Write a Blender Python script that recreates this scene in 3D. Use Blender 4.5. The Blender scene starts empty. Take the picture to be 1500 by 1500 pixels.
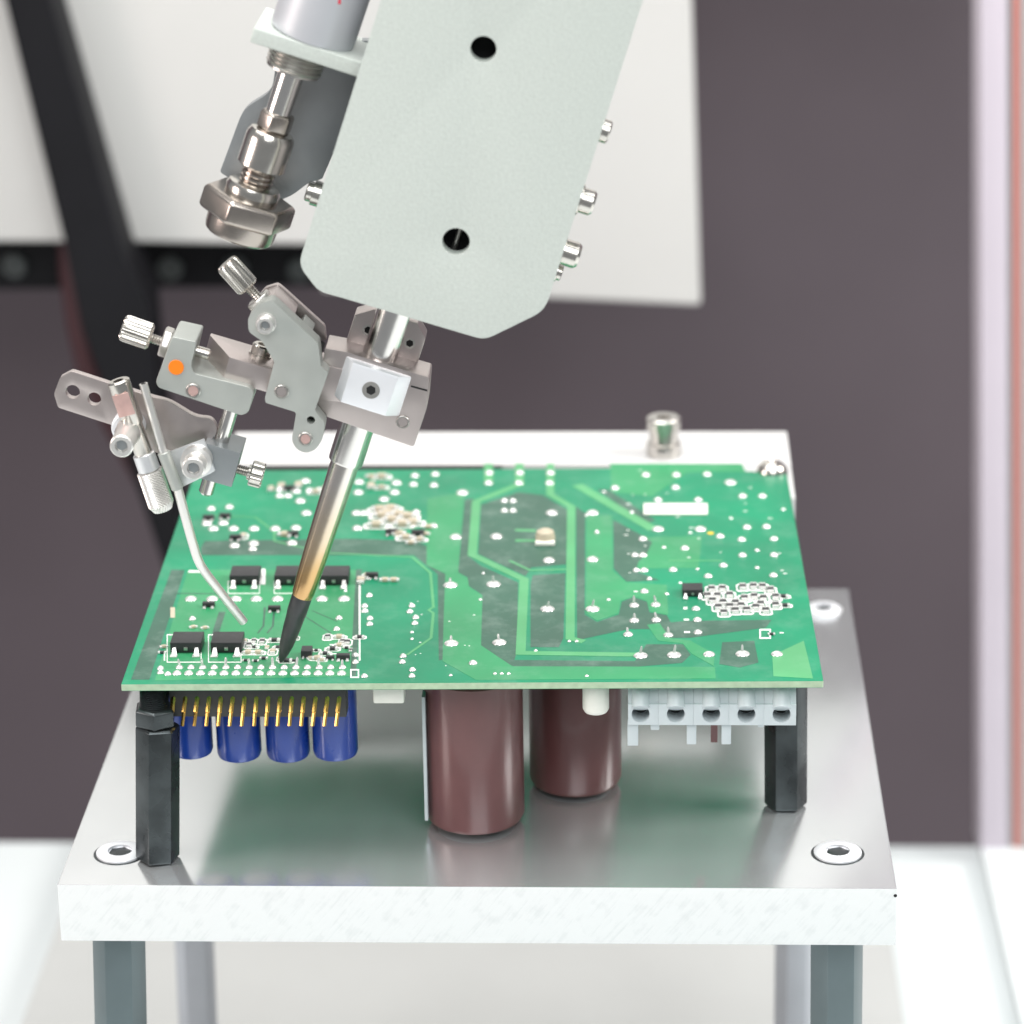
import bpy, bmesh, math, random
from mathutils import Vector, Matrix
random.seed(7)
R_ = math.radians
S = 0.001                                   # everything below is measured in millimetres

# ------------------------------------------------------------------ camera
scene = bpy.context.scene
EYE = Vector((35.02, -578.02, 291.56))
PITCH, YAW, ROLL, FOC = R_(20.309), R_(-2.604), R_(-0.917), 4600.0
fw = Vector((math.sin(YAW)*math.cos(PITCH), math.cos(YAW)*math.cos(PITCH), -math.sin(PITCH)))
rt0 = Vector((math.cos(YAW), -math.sin(YAW), 0)); up0 = rt0.cross(fw)
rt = math.cos(ROLL)*rt0 + math.sin(ROLL)*up0
up = -math.sin(ROLL)*rt0 + math.cos(ROLL)*up0
cam_data = bpy.data.cameras.new('camera'); cam = bpy.data.objects.new('camera', cam_data)
scene.collection.objects.link(cam)
M3 = Matrix((rt, up, -fw)).transposed().to_4x4(); M3.translation = EYE*S
cam.matrix_world = M3
cam_data.sensor_width = 36; cam_data.lens = FOC/1500*36
cam_data.clip_start = 0.02; cam_data.clip_end = 50
cam_data.dof.use_dof = True; cam_data.dof.focus_distance = 0.632; cam_data.dof.aperture_fstop = 15.5
scene.camera = cam

# ------------------------------------------------------------------ light
world = bpy.data.worlds.new('World'); scene.world = world; world.use_nodes = True
bg = world.node_tree.nodes['Background']
bg.inputs[0].default_value = (0.93, 0.97, 1.0, 1); bg.inputs[1].default_value = 0.33
def area(name, loc, aim, size, watts, col=(1, 1, 1), size_y=None):
    l = bpy.data.lights.new(name, 'AREA'); l.energy = watts; l.size = size; l.color = col
    if size_y: l.shape = 'RECTANGLE'; l.size_y = size_y
    o = bpy.data.objects.new(name, l); scene.collection.objects.link(o)
    o.location = loc
    o.rotation_euler = (Vector(aim)-Vector(loc)).to_track_quat('-Z', 'Y').to_euler()
    return o
area('ceiling_light', (-0.35, -0.15, 1.15), (0, 0.08, 0.03), 0.75, 10.5, (1.0, 0.98, 0.95))
area('front_light', (0.2, -1.0, 1.05), (0, 0.05, 0.03), 0.8, 14, (0.97, 1.0, 1.0))
area('side_light', (0.95, 0.05, 0.75), (0, 0.1, 0.03), 0.5, 15, (1.0, 0.97, 0.93))  # added lamp, brightens the right strip of the plate
area('warm_light', (-0.95, -0.35, 0.35), (-0.02, 0.05, 0.08), 0.4, 5.0, (1.0, 0.86, 0.81))
area('hall_light', (0.1, 0.15, 1.3), (0.1, 0.5, 0.1), 0.8, 9, (1, 1, 1))
scene.view_settings.view_transform = 'Standard'; scene.view_settings.look = 'None'
scene.view_settings.gamma = 1; scene.view_settings.use_curve_mapping = False
scene.view_settings.exposure = -0.14
scene.render.engine = 'CYCLES'
scene.cycles.use_denoising = True
scene.cycles.max_bounces = 8

# ------------------------------------------------------------------ survey of the photograph: sight lines met with a known height or depth
def sight(px, py): return fw + rt*((px-750)/FOC) - up*((py-750)/FOC)
def at_height(px, py, z): d = sight(px, py); return EYE + d*((z-EYE.z)/d.z)
def at_depth(px, py, y): d = sight(px, py); return EYE + d*((y-EYE.y)/d.y)
def mm(n_px, p): return n_px*((p-EYE).dot(fw))/FOC      # length of n_px at the distance of p

# ------------------------------------------------------------------ materials
def lin(c): return tuple(((v/255)/12.92 if v/255 <= .04045 else ((v/255+.055)/1.055)**2.4) for v in c)
def mat(name, col, metallic=0.0, rough=0.5, vary=0.0, scale=120, rvary=0.0, bump=0.0, bscale=400,
        stretch=(1, 1, 1), coat=0.0, trans=0.0, spec=0.5, col2=None, haze=0.0):
    m = bpy.data.materials.new(name); m.use_nodes = True
    nt = m.node_tree; N = nt.nodes; L = nt.links; b = N['Principled BSDF']
    b.inputs['Base Color'].default_value = (*col, 1); b.inputs['Metallic'].default_value = metallic
    b.inputs['Roughness'].default_value = rough; b.inputs['Coat Weight'].default_value = coat
    b.inputs['Specular IOR Level'].default_value = spec
    if trans: b.inputs['Transmission Weight'].default_value = trans
    tc = N.new('ShaderNodeTexCoord'); mp = N.new('ShaderNodeMapping'); mp.inputs['Scale'].default_value = stretch
    L.new(tc.outputs['Object'], mp.inputs['Vector'])
    if vary or rvary:
        n = N.new('ShaderNodeTexNoise'); n.inputs['Scale'].default_value = scale; n.inputs['Detail'].default_value = 3
        n.inputs['Roughness'].default_value = 0.5
        L.new(mp.outputs[0], n.inputs['Vector'])
    if vary:
        r = N.new('ShaderNodeValToRGB'); c2 = col2 or tuple(v*(1-vary) for v in col)
        r.color_ramp.elements[0].position = 0.2; r.color_ramp.elements[0].color = (*c2, 1)
        r.color_ramp.elements[1].position = 0.8; r.color_ramp.elements[1].color = (*[min(1, v*(1+vary*.4)) for v in col], 1)
        L.new(n.outputs['Fac'], r.inputs[0]); L.new(r.outputs[0], b.inputs['Base Color'])
    if haze:      # dried flux residue
        h = N.new('ShaderNodeTexNoise'); h.inputs['Scale'].default_value = 130; h.inputs['Detail'].default_value = 8; h.inputs['Roughness'].default_value = .72
        L.new(mp.outputs[0], h.inputs['Vector'])
        hr = N.new('ShaderNodeMapRange'); hr.inputs['From Min'].default_value = .48; hr.inputs['From Max'].default_value = .78; hr.inputs['To Max'].default_value = haze
        L.new(h.outputs['Fac'], hr.inputs[0])
        hm = N.new('ShaderNodeMixRGB'); hm.inputs[2].default_value = (.40, .50, .45, 1)
        L.new(hr.outputs[0], hm.inputs[0]); L.new(r.outputs[0], hm.inputs[1]); L.new(hm.outputs[0], b.inputs['Base Color'])
    if rvary:
        mr = N.new('ShaderNodeMapRange'); mr.inputs['To Min'].default_value = max(.03, rough-rvary)
        mr.inputs['To Max'].default_value = rough+rvary; mr.inputs['From Min'].default_value = .15; mr.inputs['From Max'].default_value = .85
        L.new(n.outputs['Fac'], mr.inputs[0]); L.new(mr.outputs[0], b.inputs['Roughness'])
    if bump:
        n2 = N.new('ShaderNodeTexNoise'); n2.inputs['Scale'].default_value = bscale; n2.inputs['Detail'].default_value = 4
        L.new(mp.outputs[0], n2.inputs['Vector'])
        bp = N.new('ShaderNodeBump'); bp.inputs['Strength'].default_value = bump; bp.inputs['Distance'].default_value = 0.0003
        L.new(n2.outputs['Fac'], bp.inputs['Height']); L.new(bp.outputs[0], b.inputs['Normal'])
    return m

def sawn_material():
    """pale sawn edge with fine slanted saw marks and a few nicks"""
    m = bpy.data.materials.new('sawn_aluminium'); m.use_nodes = True
    N, L = m.node_tree.nodes, m.node_tree.links; b = N['Principled BSDF']
    b.inputs['Metallic'].default_value = .25; b.inputs['Roughness'].default_value = .48
    tc = N.new('ShaderNodeTexCoord'); mp = N.new('ShaderNodeMapping'); mp.inputs['Rotation'].default_value = (0, R_(-38), 0)
    mp2 = N.new('ShaderNodeMapping'); mp2.inputs['Scale'].default_value = (1, 1, .07)
    L.new(tc.outputs['Object'], mp.inputs[0]); L.new(mp.outputs[0], mp2.inputs[0])
    n = N.new('ShaderNodeTexNoise'); n.inputs['Scale'].default_value = 1500; n.inputs['Detail'].default_value = 3; L.new(mp2.outputs[0], n.inputs['Vector'])
    n2 = N.new('ShaderNodeTexNoise'); n2.inputs['Scale'].default_value = 350; n2.inputs['Detail'].default_value = 4; L.new(tc.outputs['Object'], n2.inputs['Vector'])
    mx = N.new('ShaderNodeMath'); mx.operation = 'MULTIPLY'; L.new(n.outputs['Fac'], mx.inputs[0]); L.new(n2.outputs['Fac'], mx.inputs[1])
    r = N.new('ShaderNodeValToRGB'); e = r.color_ramp.elements
    e[0].position = .10; e[0].color = (.72, .745, .745, 1); e[1].position = .24; e[1].color = (.80, .82, .82, 1)
    L.new(mx.outputs[0], r.inputs[0]); L.new(r.outputs[0], b.inputs['Base Color'])
    bp = N.new('ShaderNodeBump'); bp.inputs['Strength'].default_value = .5; bp.inputs['Distance'].default_value = .0002
    L.new(n.outputs['Fac'], bp.inputs['Height']); L.new(bp.outputs[0], b.inputs['Normal'])
    return m
PLATE = mat('milled_aluminium', (.76, .78, .79), .78, .19, .14, 60, .08, stretch=(1, .3, 1))
SAWN = sawn_material()
ALU = mat('satin_aluminium', (.84, .85, .86), .75, .38, .06, 200, .05)
WHITEALU = mat('white_anodised', (.86, .87, .90), .35, .38, .04, 200, .05)
STEEL = mat('ground_steel', (.56, .54, .51), .95, .30, .10, 220, .08)
PINKSTEEL = mat('nickel_steel', (.61, .54, .52), .9, .34, .08, 180, .06)
CAST = mat('bead_blasted_steel', (.47, .49, .46), .55, .48, .07, 220, .05)
CHROME = mat('polished_nickel', (.64, .61, .565), 1, .22, .06, 200, .05)
RODM = mat('polished_shaft', (.80, .77, .74), 1, .18, .04, 150, .03)
SATIN = mat('satin_nickel', (.80, .78, .75), .8, .33, .05, 300, .05)
COAT = mat('powder_coat', (.55, .59, .55), 0, .5, .10, 1500, .05, .30, 2300)
COATD = mat('grey_bracket', (.30, .32, .33), .5, .42, .06, 300, .05)
BLACKOX = mat('black_oxide_steel', (.085, .098, .102), .75, .28, .14, 150, .06, col2=(.03, .034, .036))
TIPM = mat('tip_black', (.075, .078, .08), .5, .36, .2, 500, .1)
GREEN = mat('solder_mask_green', (.002, .235, .112), 0, .36, 0.32, 38, .1, spec=.3, haze=.14)
POUR = mat('mask_over_copper', (.032, .275, .112), 0, .36, 0.28, 42, .1, spec=.3, haze=.16)
TRACE = mat('mask_over_trace', (.085, .345, .145), 0, .36, 0.2, 60, .1, spec=.3, haze=.1)
GAP = mat('mask_over_laminate', (.040, .115, .078), 0, .36, 0.3, 45, .1, spec=.3, haze=.26)
LAMI = mat('laminate_edge', (.42, .55, .38), 0, .55, .2, 600)
SOLDER = mat('solder', (.84, .84, .82), .6, .24, .08, 900, .1)
SILK = mat('silkscreen_white', (.86, .86, .83), 0, .55, .1, 900)
EPOXY = mat('black_epoxy', (.022, .023, .025), 0, .42, .2, 700, .05, .15, 3500)
CHIPB = mat('chip_body_dark', (.03, .032, .034), 0, .4)
CERAM = mat('chip_body_tan', (.50, .44, .33), 0, .45, .1, 900)
GOLD = mat('gold_plate', (.90, .58, .16), 1, .24, .1, 600, .05)
HEADP = mat('header_plastic', (.035, .037, .036), 0, .5, .15, 900)
BLUE = mat('blue_sleeve', (.010, .052, .33), 0, .3, .15, 150, .06, .04, 500, coat=.35)
BROWN = mat('brown_sleeve', (.155, .060, .060), 0, .36, .16, 130, .06, coat=.2)
CANALU = mat('can_end', (.6, .6, .6), .9, .35)
NYLON = mat('white_nylon', (.83, .83, .76), 0, .42, .05, 500)
TERM = mat('grey_polyamide', (.56, .62, .64), 0, .46, .05, 400, .04, .08, 2500)
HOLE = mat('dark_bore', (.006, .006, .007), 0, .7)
ORANGE = mat('orange_dot_paint', (.95, .22, .004), 0, .45, .04, 900)
PINKP = mat('copper_pin', (.74, .50, .46), .7, .42, .1, 800)
REDP = mat('red_print', (.62, .05, .08), 0, .5)
BACK = mat('dark_partition', (.140, .114, .130), 0, .75, .14, 9)
PANEL = mat('white_cover', (.58, .575, .56), 0, .5, .05, 12)
RAILB = mat('black_rail', (.006, .006, .008), 0, .6, .2, 60, spec=.2)
REDC = mat('dark_red_cable', (.05, .012, .016), 0, .5)
TABLE = mat('white_table', (.66, .70, .705), 0, .4, .05, 14)
COLW = mat('column_lilac_white', (.52, .47, .53), 0, .45, .05, 14)
COLG = mat('column_grey', (.42, .42, .42), .2, .45)
COLR = mat('column_red', (.55, .22, .19), 0, .5)
BLOCKM = mat('pale_aluminium_block', (.62, .615, .61), .2, .45, .05, 40)
NUTM = mat('dark_nickel', (.46, .41, .37), 1, .24, .08, 200, .06)
LEGF = mat('blued_steel_leg', (.15, .19, .20), .7, .32, .14, 90, .06)
LEGG = mat('grey_leg', (.46, .48, .52), .5, .4, .1, 60)
FOOT = mat('foot_plate_aluminium', (.50, .51, .50), .1, .45, .06, 20, .05)

def barrel_material():
    m = bpy.data.materials.new('heat_tinted_steel'); m.use_nodes = True
    N, L = m.node_tree.nodes, m.node_tree.links; b = N['Principled BSDF']
    b.inputs['Metallic'].default_value = 1; b.inputs['Roughness'].default_value = .2
    tc = N.new('ShaderNodeTexCoord'); sp = N.new('ShaderNodeSeparateXYZ'); L.new(tc.outputs['Object'], sp.inputs[0])
    n = N.new('ShaderNodeTexNoise'); n.inputs['Scale'].default_value = 260; n.inputs['Detail'].default_value = 4
    L.new(tc.outputs['Object'], n.inputs['Vector'])
    ad = N.new('ShaderNodeMath'); ad.operation = 'MULTIPLY_ADD'; ad.inputs[1].default_value = .006
    L.new(n.outputs['Fac'], ad.inputs[0]); L.new(sp.outputs['Z'], ad.inputs[2])
    mr = N.new('ShaderNodeMapRange'); mr.inputs['From Min'].default_value = .0145; mr.inputs['From Max'].default_value = .044
    L.new(ad.outputs[0], mr.inputs[0])
    r = N.new('ShaderNodeValToRGB'); e = r.color_ramp.elements
    e[0].position = 0; e[0].color = (.62, .37, .17, 1); e[1].position = 1; e[1].color = (.80, .75, .70, 1)
    k = e.new(.30); k.color = (.70, .46, .22, 1); k = e.new(.55); k.color = (.78, .64, .47, 1)
    L.new(mr.outputs[0], r.inputs[0]); L.new(r.outputs[0], b.inputs['Base Color'])
    bp = N.new('ShaderNodeBump'); bp.inputs['Strength'].default_value = .12; bp.inputs['Distance'].default_value = .0002
    L.new(n.outputs['Fac'], bp.inputs['Height']); L.new(bp.outputs[0], b.inputs['Normal'])
    return m
BARREL = barrel_material()

# ------------------------------------------------------------------ mesh helpers (millimetres)
col = scene.collection
def basis(z, x=None):
    z = Vector(z).normalized()
    if x is None: x = Vector((0, 0, 1)) if abs(z.z) < .9 else Vector((1, 0, 0))
    x = Vector(x); x = (x - z*x.dot(z)).normalized()
    return x, z.cross(x), z
class MB:
    def __init__(s): s.bm = bmesh.new()
    def box(s, c, size, ux=(1, 0, 0), uz=(0, 0, 1)):
        c = Vector(c); ax = Vector(ux).normalized(); az = Vector(uz); az = (az-ax*az.dot(ax)).normalized(); ay = az.cross(ax)
        v = [s.bm.verts.new(c + ax*(i*size[0]/2) + ay*(j*size[1]/2) + az*(k*size[2]/2)) for k in (-1, 1) for j in (-1, 1) for i in (-1, 1)]
        for f in ((0, 2, 3, 1), (4, 5, 7, 6), (0, 1, 5, 4), (2, 6, 7, 3), (0, 4, 6, 2), (1, 3, 7, 5)): s.bm.faces.new([v[i] for i in f])
        return s
    def lathe(s, p, axis, prof, seg=28, flute=0, fl=0.06, x=None, phase=0.0, knurl=0.0):
        """prof: (distance along axis, radius); flute: number of flutes; seg 6 gives a hexagon"""
        p = Vector(p); a, b, z = basis(axis, x)
        if flute: seg = flute*4
        rings = []
        for j, (t, r) in enumerate(prof):
            ring = []
            for i in range(seg):
                th = 2*math.pi*i/seg + phase; q = r
                if flute and i % 4 >= 2: q = r*(1-fl)
                if knurl and (i+j) % 2: q = r*(1-knurl)
                ring.append(s.bm.verts.new(p + z*t + (a*math.cos(th)+b*math.sin(th))*max(q, 1e-3)))
            rings.append(ring)
        for r0, r1 in zip(rings, rings[1:]):
            for i in range(seg): s.bm.faces.new((r0[i], r0[(i+1) % seg], r1[(i+1) % seg], r1[i]))
        s.bm.faces.new(rings[0][::-1]); s.bm.faces.new(rings[-1])
        return s
    def rod(s, p0, p1, r0, r1=None, seg=24, ch=0.0):
        p0, p1 = Vector(p0), Vector(p1); d = (p1-p0).length; r1 = r0 if r1 is None else r1
        pr = [(0, r0), (d, r1)] if not ch else [(0, r0-ch), (ch, r0), (d-ch, r1), (d, r1-ch)]
        return s.lathe(p0, p1-p0, pr, seg)
    def pipe(s, p0, p1, ro, ri, seg=24, depth=4.0):
        p0, p1 = Vector(p0), Vector(p1); d = (p1-p0).length
        return s.lathe(p0, p1-p0, [(depth, ri*.98), (depth, ri), (0, ri), (0, ro-.15), (.15, ro), (d-.2, ro), (d, ro-.2)], seg)
    def tube(s, pts, r, seg=14):
        pts = [Vector(p) for p in pts]; rings = []; x = Vector((0, 1, 0))
        for i, p in enumerate(pts):
            t = (pts[min(i+1, len(pts)-1)]-pts[max(i-1, 0)]).normalized(); a, b, z = basis(t, x); x = a
            rr = r[i] if isinstance(r, (list, tuple)) else r
            rings.append([s.bm.verts.new(p+(a*math.cos(2*math.pi*k/seg)+b*math.sin(2*math.pi*k/seg))*rr) for k in range(seg)])
        for r0, r1 in zip(rings, rings[1:]):
            for i in range(seg): s.bm.faces.new((r0[i], r0[(i+1) % seg], r1[(i+1) % seg], r1[i]))
        s.bm.faces.new(rings[0][::-1]); s.bm.faces.new(rings[-1]); return s
    def prism(s, loop, depth, holes=()):
        bm = s.bm; depth = Vector(depth)
        if not holes:
            v = [bm.verts.new(Vector(p)) for p in loop]; f = bm.faces.new(v); faces = [f]
        else:
            eds = []
            for lp in [loop]+list(holes):
                v = [bm.verts.new(Vector(p)) for p in lp]
                eds += [bm.edges.new((v[i], v[(i+1) % len(v)])) for i in range(len(v))]
            n = depth.normalized()
            faces = [g for g in bmesh.ops.triangle_fill(bm, use_beauty=True, edges=eds, normal=n)['geom'] if isinstance(g, bmesh.types.BMFace)]
        r = bmesh.ops.extrude_face_region(bm, geom=faces, use_keep_orig=True)
        bmesh.ops.translate(bm, vec=depth, verts=[g for g in r['geom'] if isinstance(g, bmesh.types.BMVert)])
        return s
    def done(s, name, material, parent=None, bevel=0.0, seg=2, origin=None, angle=35, smooth=True, link=True):
        bm = s.bm
        bmesh.ops.recalc_face_normals(bm, faces=bm.faces[:])
        if bevel:
            eds = [e for e in bm.edges if len(e.link_faces) == 2 and e.calc_face_angle(0) > R_(28)]
            bmesh.ops.bevel(bm, geom=eds, offset=bevel, segments=seg, affect='EDGES', profile=.6, clamp_overlap=True)
        o3 = Vector(origin) if origin is not None else (parent_origin(parent))
        for v in bm.verts: v.co = (v.co-o3)*S
        me = bpy.data.meshes.new(name); bm.to_mesh(me); bm.free()
        if smooth:
            me.polygons.foreach_set('use_smooth', [True]*len(me.polygons)); me.set_sharp_from_angle(angle=R_(angle))
        me.materials.append(material)
        if not link: return me
        return put(name, me, o3, parent)
ORG = {}
def parent_origin(p): return ORG.get(p.name, Vector((0, 0, 0))) if p is not None else Vector((0, 0, 0))
def put(name, data, loc, parent=None, rot=None, scale=None):
    o = bpy.data.objects.new(name, data); col.objects.link(o); loc = Vector(loc)
    o.location = (loc-parent_origin(parent))*S if parent is not None else loc*S
    if parent is not None: o.parent = parent
    if rot is not None: o.rotation_euler = rot
    if scale is not None: o.scale = scale
    ORG[o.name] = loc; return o
def tag(o, label, cat, group=None):
    o['label'] = label; o['category'] = cat
    if group: o['group'] = group
    return o
def thing(name, label, cat, loc, group=None): return tag(put(name, None, loc), label, cat, group)
def ellipse(c, rx, ry, ux, uy, n=20): return [c+ux*(rx*math.cos(2*math.pi*i/n))+uy*(ry*math.sin(2*math.pi*i/n)) for i in range(n)]
X, Y, Z = Vector((1, 0, 0)), Vector((0, 1, 0)), Vector((0, 0, 1))

# ------------------------------------------------------------------ the setting
TZ = -160.0
tb = at_height(750, 1236, TZ)
t = MB().box((0, tb.y-400, TZ-15), (1400, 800, 30)).done('table', TABLE, None, .8); t['kind'] = 'structure'
w = MB().box((0, 640, -100), (2600, 20, 1800)).done('back_wall', BACK); w['kind'] = 'structure'

# white machine cover up behind the head
yc = 430.0
cv = [at_depth(x, y, yc) for x, y in ((-700, 352), (190, 356), (470, 360), (470, 428), (800, 438), (1027, 449), (1009, -160), (1700, -160), (1700, -3200), (-900, -3200))]  # taller, wider top added out of view as pale reflector for the plate
tag(MB().prism(cv, (0, 24, 0)).done('machine_cover', PANEL, None, 2.0, 3), 'big white sheet metal machine cover hanging behind the soldering head', 'cover')
# black linear rail with bolts
rail = thing('linear_rail', 'black linear rail with pale bolts below the white cover', 'rail', at_depth(200, 430, 470))
MB().prism([at_depth(x, y, 470) for x, y in ((-700, 340), (760, 348), (760, 418), (-700, 432))], (0, 30, 0)).done('rail_bar', RAILB, rail, 1.0)
for px, py in ((22, 388), (250, 392), (345, 392), (-90, 387), (440, 394)):
    c = at_depth(px, py, 470)
    MB().lathe(c, (0, -1, 0), [(0, 4.2), (2.0, 4.2), (2.6, 3.4), (2.6, 1.9), (1.2, 1.7)], 20).done('bolt', mat('dull_bolt', (.09, .10, .10), .3, .5), rail)
# black slanted strut and its red cable
strut = [at_depth(x, y, 410) for x, y in ((-70, -220), (6, 0), (92, 352), (118, 480), (160, 600), (215, 760), (262, 900), (330, 900), (262, 760), (232, 600), (216, 440), (182, 372), (76, 0), (0, -220))]
tag(MB().prism(strut, (0, 26, 0)).done('support_strut', RAILB, None, 2.0, 3), 'thick black slanted strut in front of the white cover', 'strut')
tag(MB().tube([at_depth(x, y, 446) for x, y in ((104, 330), (107, 400), (118, 480), (132, 540), (170, 620), (225, 720))], 4.6).done('red_cable', REDC),
    'dark red cable running beside the black slanted strut', 'cable')
# column on the right
cb = at_depth(1437, 1238, tb.y-14)
colm = thing('machine_column', 'pale upright machine column with red stripe standing on the white table', 'column', (cb.x+20, tb.y-10, TZ+2))
def strip(name, x0, x1, y0, dep, m):
    MB().prism([at_depth(x0-1, -400, y0), at_depth(x1-1, -400, y0), at_depth(x1+1, 1262, y0), at_depth(x0+1, 1262, y0)], (0, dep, 0)).done(name, m, colm, .6)
strip('lilac_face', 1437, 1476, tb.y-14, 26, COLW); strip('grey_edge', 1476.5, 1484, tb.y-12, 24, COLG)
strip('red_stripe', 1484.5, 1496, tb.y-13, 25, COLR); strip('outer_face', 1496.5, 1580, tb.y-14, 26, COLG)
# low rail on the table
a, b = at_height(1445, 1300, TZ), at_height(1490, 1500, TZ)
dd = (b-a).normalized(); p0 = a-dd*40; p1 = b+dd*160
tag(MB().box((p0+p1)/2+Vector((7, 0, 3)), ((p1-p0).length, 14, 6), p1-p0).done('edge_rail', TABLE, None, .5), 'low white rail along the edge of the white table', 'rail')

# ------------------------------------------------------------------ aluminium fixture
fx = thing('board_fixture', 'aluminium plate fixture on dark hex legs holding up the circuit board', 'fixture', (0, 70, TZ))
PX0, PX1, PY0, PY1, PT = -84.73, 85.49, -9.34, 153.9, 12.83
plate = MB().box(((PX0+PX1)/2, (PY0+PY1)/2, -PT/2), (PX1-PX0, PY1-PY0, PT)).done('top_plate', PLATE, fx, .25, 2)
plate.data.materials.append(SAWN)
for p in plate.data.polygons:
    if abs(p.normal.z) < .5: p.material_index = 1
foot = MB().prism([at_height(x, y, TZ+12) for x, y in ((60, 1440), (10, 1640), (1335, 1640), (1318, 1440))], (0, 0, -12))
# foot plate below: a rectangle in plan
fa = at_height(52, 1440, TZ+12); fb = at_height(1316, 1440, TZ+12)
foot.bm.free()
MB().box(((fa.x+fb.x)/2, 150, TZ+6), (fb.x-fa.x, 400, 12)).done('foot_plate', FOOT, fx, .6)
def hexleg(p0, p1, r, name='leg', m=BLACKOX, ph=0.0):
    l = (p1-p0).length
    return MB().lathe(p0, p1-p0, [(0, r-.5), (.5, r), (l-.4, r), (l, r-.4)], 6, x=X, phase=ph).done(name, m, fx, .25, 2, angle=25)
def footed(px, y):
    """a leg hanging from the plate, the foot plate under it"""
    p1 = at_depth(px, 1400, y); p1.z = -PT-.05; p0 = at_depth(px, 1500, y); d = (p0-p1); p0 = p1+d*((TZ+12.2-p1.z)/d.z)
    return p0, p1
for px in (177, 1225): hexleg(*footed(px, PY0+9), 5.5, m=LEGF, ph=.12)
for px in (290, 1162): hexleg(*footed(px, PY0+140), 5.0, m=LEGG, ph=.12)
# countersunk screws in the plate
def cap_screw(c, r, name='countersunk_screw', edge=BLACKOX):
    rec = MB().lathe((c.x, c.y, -.02), Z, [(0, r*1.08), (.06, r*1.08), (.06, r*1.0)], 36).done(name, edge, fx)
    MB().lathe((c.x, c.y, 0), Z, [(.03, r*.97), (.45, r*.97), (.75, r*.86), (.75, r*.50), (.2, r*.50), (.2, .01)], 36).done('screw_head', WHITEALU, rec)
    MB().lathe((c.x, c.y, 0), Z, [(.24, r*.5), (.30, r*.46)], 6, phase=.3).done('hex_socket', BLACKOX, rec)
for px, py in ((176, 1250), (1227, 1250)): cap_screw(at_height(px, py, 0), 5.1)
cap_screw(at_height(1206, 893, 0), 4.4, edge=ALU)
MB().lathe(at_depth(1311.5, 1312, PY0)+Vector((0, .3, 0)), (0, -1, 0), [(0, .35), (.34, .35)], 14).done('locating_hole', HOLE, fx)
# hex standoffs with stud and nut
BZ = 41.0; BT = 1.6; UZ = BZ-BT
def standoff(px, py, py_top, stud, ph):
    p = at_height(px, py, .03); r = 4.55; ax = at_depth(px, py_top, p.y)-p; top = ax.length
    if not stud: ax = ax*((UZ-.1-p.z)/ax.z); top = ax.length
    ax.normalize()
    so = MB().lathe(p, ax, [(0, r-.7), (.7, r), (top-.5, r), (top, r-.5)], 6, x=X, phase=ph).done('standoff', BLACKOX, fx, .18, 2, angle=25)
    if stud:
        MB().lathe(p+ax*(top+.05)-X*.5, ax, [(0, 3.8), (.5, 4.4), (3.6, 4.4), (4.1, 3.8)], 6, x=X, phase=ph+.35).done('nut', BLACKOX, so, .15)
        pr = []; l = (UZ-(p+ax*top).z)
        for i in range(30): pr += [(i*.42, 3.0), (i*.42+.21, 2.65)]
        MB().lathe(p+ax*(top+3.3)-X*.7, ax, [(t_, q) for t_, q in pr if t_ < l-3.4], 20).done('stud', BLACKOX, so)
    return p
standoff(231, 1258, 1061, True, .26)
standoff(1151, 1180, 1020, False, .0)
# rear block
bl = at_height(345, 632, UZ-.3); br = at_height(1153, 632, UZ-.3)
block = MB().box(((bl.x+br.x)/2, (bl.y+136.5)/2, (UZ-.3)/2+.02), (br.x-bl.x, bl.y-136.5, UZ-.34)).done('rear_block', BLOCKM, fx, .5, 2)
MB().box((br.x-6, 124.4, (UZ-.1)/2), (11.8, 24, UZ-.2)).done('corner_lug', BLOCKM, fx, .3, 2)
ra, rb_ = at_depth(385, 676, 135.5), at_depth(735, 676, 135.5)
MB().box(((ra.x+rb_.x)/2, 135.4, UZ-2.2), (rb_.x-ra.x, 2.0, 3.6)).done('gap_shade_strip', HEADP, fx, .2)  # dark strip added to paint the shade in the gap behind the board
bp = at_height(972, 664, UZ)
bu = MB().lathe((bp.x, bp.y, UZ-.25), Z, [(0, 4.0), (.5, 4.2), (3.0, 4.2), (3.3, 3.5), (6.4, 3.5), (6.7, 4.2), (9.2, 4.2), (9.6, 3.8), (9.6, 1.7), (8.0, 1.6), (8.0, .01)], 32).done('locating_bush', STEEL, fx)

# ------------------------------------------------------------------ circuit board
ANG = 0.0173
ca, sa = math.cos(ANG), math.sin(ANG)
UX, UY = Vector((ca, sa, 0)), Vector((-sa, ca, 0))
D = 127.9
pcb = thing('circuit_board', 'green circuit board held level above the aluminium plate, solder side up', 'circuit board', UX*0+Vector((0, 60, UZ)))
def bl_(u, v, z=BZ): return UX*u+UY*v+Vector((0, 0, z))
def onb(px, py, z=BZ): return at_height(px, py, z)
nt0 = onb(1090, 690); nu, nv = nt0.dot(UX), nt0.dot(UY)
out = [bl_(-70.5, 0), bl_(70.5, 0), bl_(70.5, nv-1.5), bl_(nu, nv), bl_(nu-.3, D), bl_(-70.5, D)]
brd = MB().prism(out, (0, 0, -BT)).done('board', GREEN, pcb, .12, 1)
brd.data.materials.append(LAMI)
for p in brd.data.polygons:
    if abs(p.normal.z) < .5: p.material_index = 1
def zoom(x0, y0, k): return lambda x, y: (x0+k*x, y0+k*y)
zA = zoom(580, 640, .42667); zB = zoom(180, 640, .34667); z1 = zoom(180, 800, .24)
z2 = zoom(260, 670, .25333); z3 = zoom(500, 670, .25333); z6 = zoom(860, 830, .24); z4 = zoom(520, 830, .24)
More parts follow.
